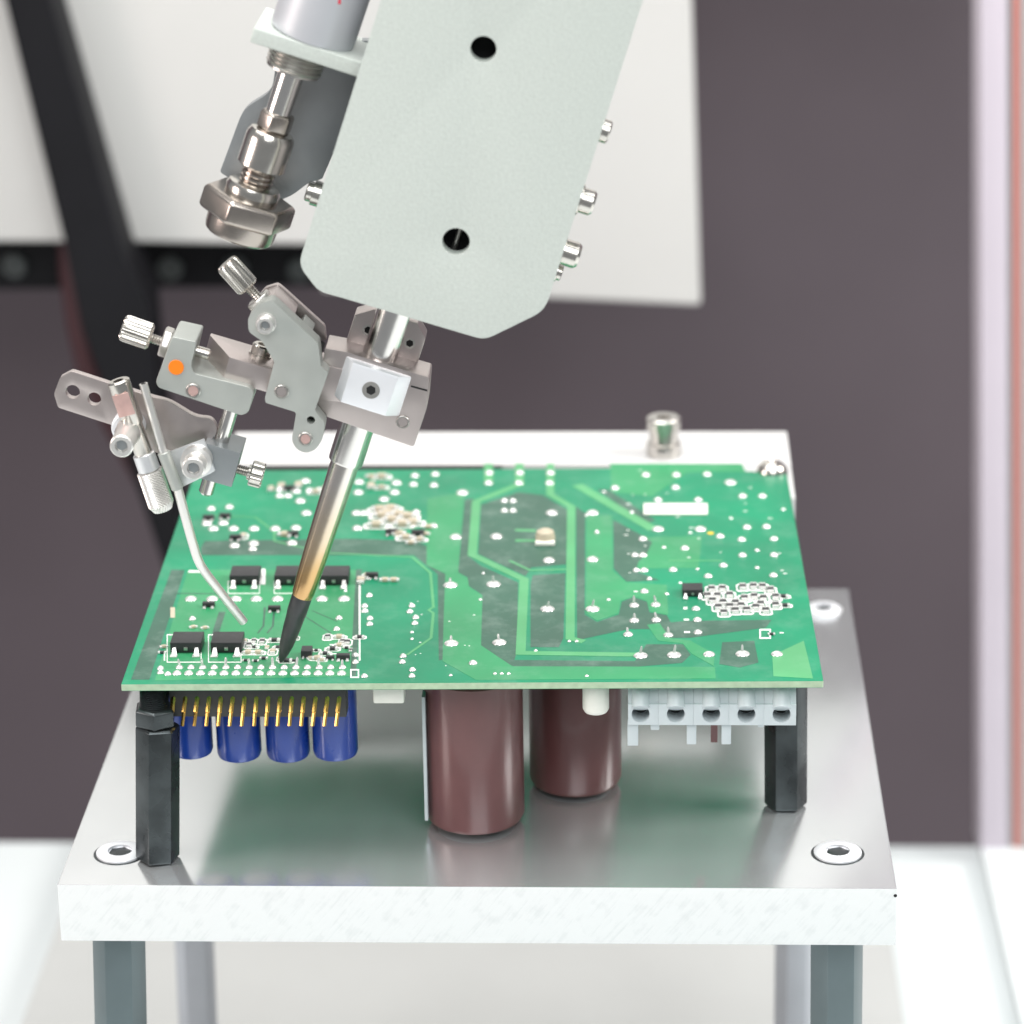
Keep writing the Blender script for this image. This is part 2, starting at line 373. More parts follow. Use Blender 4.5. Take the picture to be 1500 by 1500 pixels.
def sheet(name, zf, pts, lift, m):
    MB().prism([onb(*zf(*p))+Vector((0, 0, lift)) for p in pts], (0, 0, -lift+.004)).done(name, m, pcb)
def ribbon(name, zf, pts, wpx, lift, m, k=1.0):
    P = [onb(*zf(*p)) for p in pts]; wd = mm(wpx, P[0])/2; L_, R2 = [], []
    for i, p in enumerate(P):
        d0 = (P[i]-P[i-1]).normalized() if i else (P[1]-P[0]).normalized()
        d1 = (P[i+1]-P[i]).normalized() if i < len(P)-1 else d0
        tdir = (d0+d1).normalized(); n = Vector((-tdir.y, tdir.x, 0)); sc = 1/max(.5, n.dot(Vector((-d0.y, d0.x, 0))))
        L_.append(p+n*wd*sc); R2.append(p-n*wd*sc)
    m_ = MB(); h = Vector((0, 0, lift))
    for i in range(len(P)-1):
        m_.prism([L_[i]+h, R2[i]+h, R2[i+1]+h, L_[i+1]+h], (0, 0, -lift+.004))
    m_.done(name, m, pcb)
# bare channels between the copper
for i, pts in enumerate((
    [(236, 215), (268, 212), (250, 410), (290, 442), (420, 500), (414, 742), (400, 788), (292, 715), (297, 543), (250, 512), (246, 482), (214, 465)],
    [(402, 766), (820, 770), (860, 712), (985, 712), (1012, 748), (982, 776), (830, 789), (402, 790)],
    [(292, 232), (420, 190), (505, 200), (588, 250), (584, 438), (465, 448), (445, 478), (283, 402)],
    [(462, 505), (470, 475), (582, 468), (575, 690), (560, 722), (462, 722)],
    [(618, 240), (650, 262), (648, 610), (690, 636), (765, 610), (775, 566), (815, 550), (862, 566), (870, 602), (930, 612), (945, 640), (900, 660), (800, 660), (640, 694), (622, 690)],
    [(746, 285), (830, 330), (880, 362), (862, 400), (832, 430), (822, 462), (905, 492), (792, 497), (748, 452)],
    [(690, 180), (730, 182), (890, 285), (860, 300)],
    [(905, 640), (1000, 632), (1290, 628), (1270, 655), (1010, 690), (930, 690)],
    [(1120, 705), (1230, 700), (1245, 775), (1180, 792), (1110, 780)])):
    sheet('laminate_gap', zA, pts, .016+.0012*i, GAP)
sheet('laminate_gap', zB, [(205, 562), (262, 562), (112, 1026), (34, 1026)], .020, GAP)
sheet('laminate_gap', zB, [(330, 470), (345, 440), (990, 430), (1240, 440), (1300, 470), (1375, 560), (1372, 935), (1335, 945), (1330, 580), (1230, 500), (330, 500)], .020, GAP)
sheet('laminate_gap', zB, [(985, 560), (1010, 560), (985, 1010), (955, 1010)], .020, GAP)
# copper pours
sheet('copper_pour', zA, [(108, 212), (235, 190), (213, 465), (246, 486), (250, 514), (297, 545), (292, 716), (400, 788), (820, 789), (1095, 790), (1098, 830), (275, 835), (160, 770), (165, 590), (170, 470), (105, 440)], .034, POUR)
sheet('copper_pour', zA, [(654, 270), (742, 270), (745, 460), (792, 499), (930, 508), (935, 612), (872, 600), (862, 564), (815, 548), (772, 564), (763, 606), (690, 632), (652, 606)], .034, POUR)
sheet('copper_pour', zA, [(862, 645), (900, 700), (985, 710), (1015, 745), (1092, 788), (1094, 746), (1012, 700), (940, 690), (905, 640)], .036, POUR)
sheet('copper_pour', zA, [(735, 92), (1188, 92), (1200, 120), (1000, 122), (880, 205), (740, 190)], .034, POUR)
sheet('copper_pour', zA, [(830, 345), (1050, 340), (1040, 450), (830, 452)], .018, POUR)
sheet('copper_pour', zB, [(275, 562), (985, 562), (960, 1012), (135, 1030)], .034, POUR)
sheet('copper_pour', zA, [(1292, 750), (1400, 700), (1432, 830), (1296, 822)], .034, TRACE)
# traces
ribbon('copper_trace', zA, [(432, 160), (276, 222), (262, 405), (440, 490), (428, 742), (830, 748)], 12.5, .050, TRACE)
ribbon('copper_trace', zA, [(530, 92), (530, 198), (602, 240), (598, 692), (645, 703)], 11.5, .050, TRACE)
ribbon('copper_trace', zA, [(390, 425), (460, 458), (590, 455)], 4.5, .046, TRACE)
ribbon('copper_trace', zA, [(622, 165), (885, 318)], 17, .050, TRACE)
ribbon('copper_trace', zA, [(318, 92), (318, 160)], 13, .050, TRACE)
ribbon('copper_trace', zA, [(424, 92), (424, 160)], 13, .054, TRACE)
ribbon('copper_trace', zA, [(410, 320), (480, 322)], 9, .046, TRACE); ribbon('copper_trace', zA, [(410, 356), (480, 356)], 9, .046, TRACE)
ribbon('copper_trace', zA, [(935, 425), (1120, 425)], 4, .046, TRACE)
ribbon('copper_trace', zB, [(640, 440), (850, 490), (1222, 508), (1300, 575), (1312, 720), (1292, 732), (1312, 745), (1302, 850), (1200, 922)], 4, .046, TRACE)
ribbon('copper_trace', zB, [(350, 330), (560, 340), (640, 400), (640, 440)], 3, .046, TRACE)
for xx in (600, 640): ribbon('copper_trace', zB, [(xx, 720), (xx-6, 800), (xx-30, 830)], 3, .050, GAP)
ribbon('copper_trace', zB, [(420, 740), (385, 850)], 10, .050, GAP)
ribbon('copper_trace', zB, [(800, 735), (905, 780)], 2, .050, GAP); ribbon('copper_trace', zB, [(770, 760), (880, 830)], 2, .050, GAP)
ribbon('copper_trace', zB, [(230, 662), (460, 664)], 3, .050, GAP)

# solder joints
joint = MB().lathe((0, 0, 0), Z, [(0, 1), (.12, .97), (.34, .80), (.56, .50), (.66, .2)], 14).done('solder_joint', SOLDER, None, origin=(0, 0, 0), link=False)
lead = MB().lathe((0, 0, 0), Z, [(0, .42), (.5, .30), (1.3, .24), (1.5, .12)], 8).done('lead', SOLDER, None, origin=(0, 0, 0), link=False)
NJ = 0
def pad(zf, x, y, w=11.0, pin=False, asp=1.0, m=None):
    p = onb(*zf(x, y)); r = mm(w*1.2, p)/2
    o = put('solder_joint', joint, p+Vector((0, 0, .052)), pcb, rot=(0, 0, random.uniform(0, 6.28)) if asp == 1 else (0, 0, ANG), scale=(r, r*asp, 1.0 if r > .6 else .5))
    if pin: q = put('lead', lead, p+Vector((random.uniform(-.1, .1), random.uniform(-.1, .1), .3)), pcb, rot=(random.uniform(-.2, .2), random.uniform(-.2, .2), 0), scale=(1, 1, random.uniform(.9, 1.35)))
for x, y in ((65, 135), (135, 130), (60, 165), (130, 168), (320, 125), (318, 160), (425, 125), (422, 160), (530, 125), (527, 160), (858, 132), (962, 132), (960, 175), (1068, 130),
             (752, 177), (1190, 205), (1258, 205), (1113, 343), (1205, 312), (1272, 310), (848, 352), (848, 408), (852, 460), (952, 458), (992, 384), (1187, 354), (1190, 408),
             (1298, 352), (1298, 407), (1124, 443), (1072, 480), (1296, 477), (853, 532), (1030, 592), (1035, 630), (1037, 673), (265, 778), (900, 218), (1038, 218)): pad(zA, x, y, 11)
for x, y in ((228, 193), (205, 345), (345, 343), (535, 262), (675, 262), (525, 425), (675, 422), (1148, 158), (900, 318), (1045, 318), (1075, 748), (1308, 747)): pad(zA, x, y, 15)
for x, y in ((187, 510), (335, 507), (520, 592), (675, 592), (190, 710), (355, 707), (840, 752), (955, 750), (1190, 746)): pad(zA, x, y, 18, True)
for x, y in ((818, 580), (892, 578), (818, 632), (894, 630), (797, 680), (935, 682)): pad(zA, x, y, 12.5, True)
for x, y in ((372, 222), (402, 222), (372, 255), (402, 255), (820, 408), (825, 460), (55, 582), (48, 602), (68, 622), (65, 642), (25, 755), (22, 775), (57, 802), (55, 823)): pad(zA, x, y, 9)
for x, y in ((55, 672), (55, 695), (340, 814), (363, 814), (387, 814), (595, 703), (620, 703), (480, 735), (655, 822), (188, 820), (1035, 455)): pad(zA, x, y, 5)
for x, y in ((60, 245), (62, 275), (92, 320), (90, 355), (88, 180)): pad(z4, x, y, 9)
for i in range(15): pad(z1, 330+71.8*i, 780, 11.5); pad(z1, 345+71.1*i, 744, 9.5, i % 2 == 0)
for x, y in ((415, 325), (545, 325), (690, 325), (815, 325), (945, 325), (1215, 325), (1350, 325)): pad(z1, x, y, 15)
for x, y in ((425, 447), (1320, 443), (1305, 510), (1475, 400), (1420, 670), (1420, 712), (1475, 798), (230, 750), (230, 775), (275, 785)): pad(z1, x, y, 9)
for x, y in ((208, 415), (325, 415), (443, 415), (565, 415), (685, 410), (330, 512), (440, 500), (662, 497), (710, 255), (740, 140), (745, 325), (265, 382), (170, 385), (1265, 150),
             (1255, 205), (1050, 145), (1045, 205), (1195, 245), (1035, 325), (1080, 325), (1040, 412)): pad(z2, x, y, 13.5)
for x, y in ((195, 300), (300, 290), (590, 190), (590, 225), (640, 225), (690, 200), (765, 195), (820, 190), (1480, 400), (1380, 320), (1110, 400), (435, 532)): pad(z2, x, y, 11)

# small surface-mount parts (one mesh set each, shared)
def shared(builder, name, m, **k): return builder.done(name, m, None, origin=(0, 0, 0), link=False, **k)
R_body = shared(MB().box((0, 0, .25), (1.0, .95, .46)), 'chip_body', CHIPB, bevel=.06)
R_tan = shared(MB().box((0, 0, .3), (1.0, .95, .56)), 'chip_body', CERAM, bevel=.06)
R_end = shared(MB().box((-.72, 0, .22), (.55, 1.0, .5)), 'end_cap', SOLDER, bevel=.12)
R_end2 = shared(MB().box((.72, 0, .22), (.55, 1.0, .5)), 'end_cap', SOLDER, bevel=.12)
ring = MB()
oc = [Vector((x, y, 0)) for x, y in ((-1.5, -.6), (-1.1, -.95), (1.1, -.95), (1.5, -.6), (1.5, .6), (1.1, .95), (-1.1, .95), (-1.5, .6))]
for i in range(8):
    a, b = oc[i], oc[(i+1) % 8]; ring.prism([a+Z*.03, b+Z*.03, b*.74+Z*.03, a*.74+Z*.03], (0, 0, -.025))
R_ring = shared(ring, 'printed_outline', SILK, smooth=False)
def chip(zf, x, y, rot=0.0, sc=1.0, tan=False, outline=True):
    p = onb(*zf(x, y))+Vector((0, 0, .055))
    o = put('chip_resistor', R_tan if tan else R_body, p, pcb, rot=(0, 0, rot+ANG), scale=(sc, sc, sc))
    for d in (R_end, R_end2): put('end_cap', d, p, o)
    if outline: put('printed_outline', R_ring, p, o)
    return o
V = math.pi/2
for x, y in ((760, 145), (825, 142), (950, 132), (1015, 128), (1070, 130), (765, 215), (830, 225), (905, 228), (960, 200), (835, 288), (905, 275), (975, 272), (1030, 255), (1090, 275), (1150, 192), (1150, 242), (795, 185), (1020, 190), (1075, 200), (1120, 150), (870, 180), (940, 245), (1060, 235), (735, 185), (870, 250), (800, 255)):
    chip(z6, x, y, V, 1.5)
chip(z6, 1197, 187, 0, 1.1); chip(z6, 1207, 242, 0, 1.1); chip(z6, 1125, 417, 0, .8, outline=False)
for x, y in ((770, 610), (850, 588), (925, 580), (915, 650), (1000, 705), (1185, 690), (1250, 560), (1320, 560), (1280, 632), (765, 655), (825, 655), (1370, 592)):
    chip(z1, x, y, V if (x//10) % 2 else 0, 1.15, tan=(x % 3 == 0))
for x, y in ((750, 702), (810, 705), (1045, 704), (1365, 625)): chip(z1, x, y, 0, .75, outline=False)
for x, y in ((250, 620), (430, 500), (500, 505), (1145, 690)): chip(z1, x, y, .4, .9, tan=True, outline=False)
for x, y in ((1170, 310), (1230, 305), (1280, 340), (1180, 345), (1240, 370), (1150, 400), (1300, 395), (1360, 385), (1215, 330), (1330, 350)): chip(z2, x, y, 0, 2.0, tan=True)
for x, y in ((1200, 716), (1250, 716), (1430, 450), (1350, 500)): chip(z2, x, y, 0, 1.25, tan=True, outline=False)
random.seed(5)
for x, y in ((745, 585), (800, 585), (880, 625), (945, 620), (800, 620), (1010, 560), (1060, 565), (1215, 700), (1235, 660), (1320, 610), (1390, 640), (1180, 640), (860, 690), (960, 690), (700, 590), (1340, 585), (240, 655), (1445, 560)):
    chip(z1, x, y, V if random.random() > .5 else 0, random.uniform(.7, 1.0), random.random() > .6, random.random() > .4)
for x, y in ((540, 190), (600, 175), (700, 170), (800, 205), (860, 195), (1120, 120), (1180, 118), (1120, 175), (1180, 178), (1095, 690), (1060, 720), (380, 460), (620, 455), (1400, 480), (1320, 470), (1450, 410), (1280, 450)):
    chip(z2, x, y, random.choice((0, V)), random.uniform(1.2, 1.8), True, random.random() > .5)
for x, y in ((655, 270), (690, 330), (715, 190), (810, 260), (290, 560), (300, 470), (870, 490), (920, 380), (1010, 330), (1150, 280), (1240, 390), (1240, 450), (1330, 250), (1100, 540), (930, 540), (730, 560)):
    pad(zA, x, y, random.uniform(4, 7))
# SOT transistors
T_b = shared(MB().box((0, 0, .65), (2.9, 1.4, 1.0)), 'transistor_body', EPOXY, bevel=.12)
T_l = MB()
for x, s_ in ((-.95, -1), (.95, -1), (0, 1)): T_l.box((x, s_*.95, .35), (.55, .6, .18)).box((x, s_*1.35, .14), (.75, .75, .22))
T_l = shared(T_l, 'leads', SOLDER, bevel=.04)
def sot(zf, x, y, rot=0.0, sc=1.0):
    p = onb(*zf(x, y))+Vector((0, 0, .055)); o = put('small_transistor', T_b, p, pcb, rot=(0, 0, rot+ANG), scale=(sc,)*3); put('leads', T_l, p, o)
for x, y, r, s_ in ((525, 370, .0, .9), (925, 395, 0, .9), (1345, 690, 0, .95), (1265, 690, 0, .6)): sot(z1, x, y, r, s_)
for x, y, r, s_ in ((180, 360, 0, .9), (275, 350, 0, .9), (335, 475, 0, .9), (668, 455, 0, .9), (645, 190, 0, .9), (1240, 445, 0, 1.0), (1390, 450, 0, 1.0), (1125, 695, 0, .95)): sot(z2, x, y, r, s_)
# power transistors
D_b = shared(MB().box((0, 3.05, 1.2), (6.4, 6.1, 2.2)), 'transistor_body', EPOXY, bevel=.18)
D_t = shared(MB().box((0, 6.9, .55), (5.2, 1.9, .5)), 'cooling_tab', SOLDER, bevel=.08)
def lead_mesh(x):
    m_ = MB(); m_.prism([Vector((x-.34, -.02, 1.25)), Vector((x+.34, -.02, 1.25)), Vector((x+.36, -.45, 1.2)), Vector((x+.62, -1.35, .12)), Vector((x-.62, -1.35, .12)), Vector((x-.36, -.45, 1.2))], (0, .3, -.28))
    m_.box((x, -1.8, .14), (1.5, 1.3, .24)); return shared(m_, 'lead', SOLDER, bevel=.06)
D_l1, D_l2 = lead_mesh(-2.3), lead_mesh(2.3)
D_n = shared(MB().box((0, -.12, 1.0), (.75, .3, .7)), 'cut_lead', STEEL, bevel=.06)
def dpak(px, py, sc=1.0, narrow=False):
    p = onb(px, py)+Vector((0, 0, .055)); o = put('power_transistor', D_b, p, pcb, rot=(0, 0, ANG), scale=(sc,)*3)
    for d, n in ((D_t, 'cooling_tab'), (D_l1, 'lead'), (D_l2, 'lead'), (D_n, 'cut_lead')): put(n, d, p, o)
for px, py in ((272.4, 957), (331.7, 957), (358, 858), (423.5, 858), (489, 858)): dpak(px, py)
dpak(1014.8, 874.5, .68)
# tall small part beside the tip
p = onb(*z1(1120, 685)); o = put('chip_package', shared(MB().box((0, 1.5, .8), (2.2, 3.0, 1.5)), 'chip_body', EPOXY, bevel=.12), p+Vector((0, 0, .055)), pcb, rot=(0, 0, ANG))
put('lead', shared(MB().box((-.6, -.5, .3), (.4, 1.1, .3)).box((.6, -.5, .3), (.4, 1.1, .3)), 'lead', SOLDER, bevel=.05), p+Vector((0, 0, .055)), o)
# indicator lamp in the middle of the board
p = onb(*zA(512, 372)); le = put('indicator', shared(MB().lathe((0, 2.2, 0), Z, [(0, 2.3), (1.6, 2.3), (2.6, 2.0), (3.1, 1.2), (3.2, .3)], 24), 'lens', CERAM), p+Vector((0, 0, .06)), pcb, scale=(.95, .95, .95))
put('base', shared(MB().box((0, 0, .5), (4.6, 1.6, .9)), 'base', NYLON, bevel=.2), p+Vector((0, 0, .06)), le)
# silkscreen: white bar, lines, little square marks, yellow dot
def silk(zf, x0, y0, x1, y1, name='printed_mark', lift=.062, m=SILK):
    MB().prism([onb(*zf(x0, y0))+Z*lift, onb(*zf(x1, y0))+Z*lift, onb(*zf(x1, y1))+Z*lift, onb(*zf(x0, y1))+Z*lift], (0, 0, -.02)).done(name, m, pcb, smooth=False)
bar = MB().prism([onb(*zA(*q))+Z*.5 for q in ((850, 234), (1070, 234), (1070, 270), (850, 270))], (0, 0, -.44)).done('white_bar', NYLON, pcb, .18)
def frame(zf, x0, y0, x1, y1, w=5):
    for q in ((x0, y0, x1, y0+w), (x0, y1-w, x1, y1), (x0, y0+w, x0+w, y1-w), (x1-w, y0+w, x1, y1-w)): silk(zf, *q)
frame(z6, 1052, 382, 1122, 442, 9); frame(z1, 1388, 752, 1442, 806, 8)
frame(z1, 268, 540, 480, 712, 5); frame(z1, 520, 540, 724, 712, 5); frame(z1, 640, 215, 836, 292, 4); frame(z1, 922, 215, 1100, 292, 4)
for q in ((830, 140, 870, 235), (1352, 150, 1368, 280), (290, 375, 318, 438), (400, 150, 480, 162)): silk(z1, *q, m=SILK if q[0] != 290 else CERAM)
for q in ((1440, 240, 1450, 700), (250, 640, 258, 700), (1262, 600, 1310, 606), (1262, 655, 1310, 661)): silk(z1, *q)
for q in ((588, 248, 612, 262), (590, 320, 622, 330), (592, 396, 628, 406), (1175, 402, 1200, 408), (285, 150, 310, 156), (560, 95, 580, 105)): silk(z6, *q)
random.seed(11)
for i in range(26):       # component outlines and legends, too small to read
    x = random.uniform(740, 1330); y = random.uniform(110, 470); l_ = random.uniform(5, 16)
    silk(zA, x, y, x+l_, y+random.uniform(1.5, 3))
for i in range(12):
    x = random.uniform(20, 280); y = random.uniform(560, 820); silk(zA, x, y, x+random.uniform(3, 8), y+2)
yd = onb(*zA(1080, 331)); MB().lathe(yd+Z*.05, Z, [(0, .8), (.05, .75)], 14).done('yellow_dot', mat('yellow_paint', (.75, .5, .03), 0, .5), pcb)
# flat-head screw at the rear corner of the board
sp = onb(1131, 690); sc_ = MB().lathe(sp+Z*-1.5, Z, [(0, 3.7), (1.6, 3.7), (2.6, 3.4), (3.6, 2.5), (4.0, 1.4), (3.4, 1.1), (3.4, .01)], 28).done('corner_screw', CHROME, fx)

# ---- parts on the underside
# pin header
hb = [at_depth(x, 1012, 3.2) for x in (247, 506)]; h0 = at_depth(376, 1050, 3.2)
hd = MB().box(((hb[0].x+hb[1].x)/2, 5.6, (UZ+h0.z)/2-.03), (hb[1].x-hb[0].x, 4.8, UZ-h0.z)).done('pin_header', HEADP, pcb, .15)
for i in range(15):
    px = 253.5+17.35*i; j = random.uniform(-.8, .8)
    a0 = at_depth(px+.5, 1024, 3.2); a1 = at_depth(px-1.2+j, 1043.5, 1.6)
    b0 = at_depth(px-1.0, 1040, 3.6); b1 = at_depth(px-3.2+j, 1063.5, 2.6)
    MB().tube([a0+Vector((.1, .6, .6)), a0, a1], .5, 6).done('pin', GOLD, hd)
    MB().tube([b0, b1], .42, 6).done('pin', GOLD, hd)
# blue capacitors
for x0, x1, yb in ((249, 312, 1116), (316.5, 383, 1121), (388.5, 454, 1121), (457, 525, 1119)):
    p = at_depth((x0+x1)/2, 1080, 14.6); r = mm(x1-x0, p)/2*.985; zb = at_depth((x0+x1)/2, yb, 14.6-r).z
    h = UZ-zb
    cp = MB().lathe((p.x, 14.6, UZ-.05), (0, 0, -1), [(0, r*.93), (.5, r), (1.6, r), (1.9, r*.94), (2.3, r*.94), (2.7, r), (h-1.3, r), (h-.45, r*.93), (h-.05, r*.78), (h-.05, .01)], 40).done('blue_capacitor', BLUE, pcb)
    MB().lathe((p.x, 14.6, UZ-h+.03), (0, 0, -1), [(0, r*.74), (.06, r*.72)], 30).done('can_end', CANALU, cp)
# brown capacitors over their solder joints
for c, wpx, xc, yb in ((onb(696, 942), 146, 695, 1221), (onb(835, 892), 136, 843, 1166)):
    yy = c.y; p = at_depth(xc, 1110, yy); r = mm(wpx, p)/2*.99; zb = at_depth(xc, yb, yy-r*.8).z; h = UZ-zb
    cp = MB().lathe((p.x, yy, UZ-.05), (0, 0, -1), [(0, r*.78), (.15, r*.90), (.9, r*.985), (1.8, r), (3.0, r), (3.4, r*.965), (4.3, r*.965), (4.8, r), (h-1.6, r), (h-.5, r*.95), (h, r*.86), (h, .01)], 56).done('brown_capacitor', BROWN, pcb)
    MB().lathe((p.x, yy, UZ-h-.02), (0, 0, -1), [(0, r*.8), (.06, r*.78)], 40).done('can_end', CANALU, cp)
p = at_depth(622.5, 1010, 18); q = at_depth(622.5, 1190, 18)
MB().box(((p.x+q.x)/2+.25, 18.5, (p.z+q.z)/2), (.7, 9, p.z-q.z)).done('insulating_strip', TERM, pcb, .1)
# white connector bit, nylon spacer
a, b = at_depth(546, 1010, 4), at_depth(592, 1031, 4)
wc = MB().box(((a.x+b.x)/2, 6.5, (UZ+b.z)/2-.03), (b.x-a.x, 5, UZ-b.z)).done('white_connector', NYLON, pcb, .5, 3)
for x in (543, 594):
    c = at_depth(x, 1013, 4); MB().box((c.x, 5, UZ-.5), (.9, 2.4, .9), (1, 0, .5)).done('clip', CHIPB, wc, .1)
c = at_depth(872.5, 1052, 3); r = mm(39, c)/2
MB().lathe((c.x, 4+r, UZ-.03), (0, 0, -1), [(0, r*.55), (1.0, r*.55), (1.05, r), (UZ-c.z-.7, r), (UZ-c.z, r*.86), (UZ-c.z, .01)], 30).done('nylon_spacer', NYLON, pcb, .1)
# terminal block
yT = 3.0; a = at_depth(920, 1062, yT); b = at_depth(1166, 1062, yT); zt = at_depth(1040, 1034, yT).z
tbk = put('terminal_block', None, ((a.x+b.x)/2, yT, a.z), pcb)
xs = [at_depth(x, 1045, yT).x for x in (938.5, 990, 1042, 1093.5, 1145)]; zh = at_depth(1042, 1045, yT).z; rh = mm(13.2, a)
edges = [a.x]+[(xs[i]+xs[i+1])/2 for i in range(4)]+[b.x]
for i in range(5):
    x0, x1 = edges[i]+.005, edges[i+1]-.005; xc = xs[i]
    hl = [[Vector((xc+rh*math.cos(2*math.pi*k/24), yT, zh-.25+rh*math.sin(2*math.pi*k/24))) for k in range(24)]]
    m_ = MB(); m_.prism([Vector((x0, yT, a.z)), Vector((x1, yT, a.z)), Vector((x1, yT, zt+.3)), Vector((x0, yT, zt+.3))], (0, 6.0, 0), hl)
    pole = m_.done('pole', TERM, tbk, .06, 2)
    MB().prism([Vector((x0, yT+.6, zt+.3)), Vector((x0, yT+6, zt+.3)), Vector((x0, yT+6, UZ-.1)), Vector((x0, yT+2.6, UZ-.1))], (x1-x0, 0, 0)).done('sloped_top', TERM, pole, .1)
    MB().rod((xc, yT+.15, zt-.6), (xc, yT+3.0, UZ-1.6), rh*1.02, seg=28).done('screw_funnel', TERM, pole)
    MB().lathe((xc, yT+5.6, zh-.25), (0, -1, 0), [(0, rh*.98), (1.2, rh*.98)], 22).done('bore_floor', TERM, pole)
    MB().lathe((xc, yT+3.6, zh+.15), (0, -1, 0), [(0, rh*.8), (.5, rh*.8)], 20).done('wire_hole', HOLE, pole)
for x0, x1, y1 in ((919, 935, 1093), (1006, 1020, 1091), (1057, 1071, 1091), (953, 966, 1070), (1110, 1119, 1066)):
    p = at_depth(x0, 1060, yT+.8); q = at_depth(x1, y1, yT+.8)
    MB().box(((p.x+q.x)/2, yT+1.6, (a.z+.3+q.z)/2), (q.x-p.x, 1.5, a.z+.3-q.z)).done('tab', TERM, tbk, .25)
p = at_depth(1046, 1086, 18); MB().box((p.x, 18, (p.z+UZ)/2), (1.4, 1.2, UZ-p.z)).done('component_leg', BROWN, pcb, .1)

# ------------------------------------------------------------------ soldering head
tip = at_height(411, 971, BZ); YT = tip.y
def hp(px, py, dy=0.0): return at_depth(px, py, YT+dy)
head = thing('soldering_head', 'tilted pale grey soldering robot head with steel iron touching the board', 'soldering head', tip)
def slab(name, pts, dy, thick, m, parent, bevel=.3, holes=(), seg=2):
    """pts and holes as seen on the front face, dy behind the iron's axis"""
    hl = [[hp(cx, cy, dy)+X*(mm(rr, hp(cx, cy))*math.cos(2*math.pi*k/22))+Z*(mm(rr, hp(cx, cy))*math.sin(2*math.pi*k/22)) for k in range(22)] for cx, cy, rr in holes]
    return MB().prism([hp(x, y, dy) for x, y in pts], (0, thick, 0), hl).done(name, m, parent, bevel, seg)
def arcs(pts, rad, n=4):
    """round the corners of a pixel outline"""
    o = []
    for i, p in enumerate(pts):
        r = rad[i] if isinstance(rad, (list, tuple)) else rad
        p = Vector(p); a = Vector(pts[i-1])-p; b = Vector(pts[(i+1) % len(pts)])-p
        r = min(r, a.length*.45, b.length*.45); a = p+a.normalized()*r; b = p+b.normalized()*r
        o += [tuple(a.lerp(p, k/n).lerp(p.lerp(b, k/n), k/n)) for k in range(n+1)] if r > .1 else [tuple(p)]
    return o
# cover plate (hollow housing: front, and returns at the sides)
body = arcs([(655, -310), (437, 388), (466, 426), (710, 498), (798, 455), (1040, -310)], [5, 16, 12, 14, 18, 5], 5)
cover = slab('cover', body, -14, 3.2, COAT, head, 1.0, [(708, 72, 19), (668, 354, 20)], 3)
inner = arcs([(661, -310), (447, 388), (470, 419), (708, 488), (790, 448), (1030, -310)], [5, 18, 12, 22, 18, 5], 4)
slab('housing', [(x, y) for x, y in inner], -10.78, 20, COATD, head, .5, [(708, 72, 30), (668, 354, 31)])
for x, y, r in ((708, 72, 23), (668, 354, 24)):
    c = hp(x, y, -6); MB().lathe(c, (0, -1, 0), [(0, mm(r, c)*1.4), (.5, mm(r, c)*1.4)], 24).done('bore_floor', HOLE, cover)  # black disc close behind the cover paints the shade inside each hole
axd = (hp(576, 459)-tip).normalized(); uax = axd.cross(Y).normalized()
if uax.x < 0: uax = -uax
c = hp(668, 354, -8); MB().rod(c-axd*4.5, c+axd*4.5, .55).done('inner_rod', STEEL, cover)
# side bolts
def side_bolt(px, py, s_=1, r=2.2, l=2.8, dy=-4):
    c = hp(px, py, dy)
    MB().lathe(c-uax*1.5*s_, uax*s_, [(0, r*1.25), (1.6, r*1.25), (1.7, r), (1.7+l*.8, r), (1.7+l, r*.8), (1.7+l, r*.45), (1.7+l*.6, r*.4)], 20).done('side_bolt', CHROME, head, 0)
for x, y, r, l in ((880, 190, 2.3, 1.6), (850, 292, 2.5, 2.6), (824, 368, 2.6, 3.2)): side_bolt(x, y, 1, r, l)
side_bolt(459, 282, -1, 2.0, 1.2, 2); side_bolt(816, 398, 1, 1.6, .8, -2)
# the iron
L_ax = [(971, 3.4), (968, 7), (960, 13), (945, 20.5), (920, 26), (900, 28)]
def along(py): return (hp(576+(py-459)*(411-576)/(971-459), py)-tip).dot(axd)
def prof(lst): return [(along(y), mm(w_, tip+axd*along(y))/2) for y, w_ in lst]
iron = MB().lathe(tip, axd, prof([(676, 41), (676, 50), (673, 51.5), (440, 51.5), (300, 51.5)]), 40).done('iron_shaft', RODM, head)
br = MB().lathe(tip, axd, prof([(873, 30), (867, 33), (848, 35), (800, 38), (740, 40.5), (690, 42), (676, 42)]), 40).done('iron_barrel', BARREL, iron, origin=tip)
MB().lathe(tip+Z*.06, axd, prof(L_ax+[(898, 29.5), (880, 30), (873, 30)]), 36).done('iron_tip', TIPM, iron)
# split clamp collar (half octagon) and its rear plate
cc = hp(545, 572, -7.2); cax = tip+axd*((cc-tip).dot(axd)); hgt = 8.6
off = (cc-cax).dot(uax)
sec = [(-7.4, 2.5), (-7.4, -3.2), (-4.9, -7.2), (4.3, -7.2), (7.0, -4.4), (7.0, 2.5)]
collar = MB().prism([cax+uax*(u+off*.6)+Y*v-axd*hgt/2 for u, v in sec], axd*hgt).done('clamp_collar', WHITEALU, head, .35, 2)
sc0 = cax+uax*off*.6-Y*7.2
MB().lathe(sc0+Y*.02, -Y, [(0, 1.75), (.08, 1.75), (.08, 1.15)], 24).done('screw_recess', STEEL, collar)
MB().lathe(sc0-Y*.0, -Y, [(.06, 1.0), (.12, .95)], 6).done('hex_socket', HOLE, collar)
rear = [cax+uax*(u+off*.6)+axd*w_ for u, w_ in ((-7.4, -hgt/2), (7.3, -hgt/2), (7.3, 10.4), (4.9, 12.8), (-4.2, 12.8), (-7.4, 10.6))]
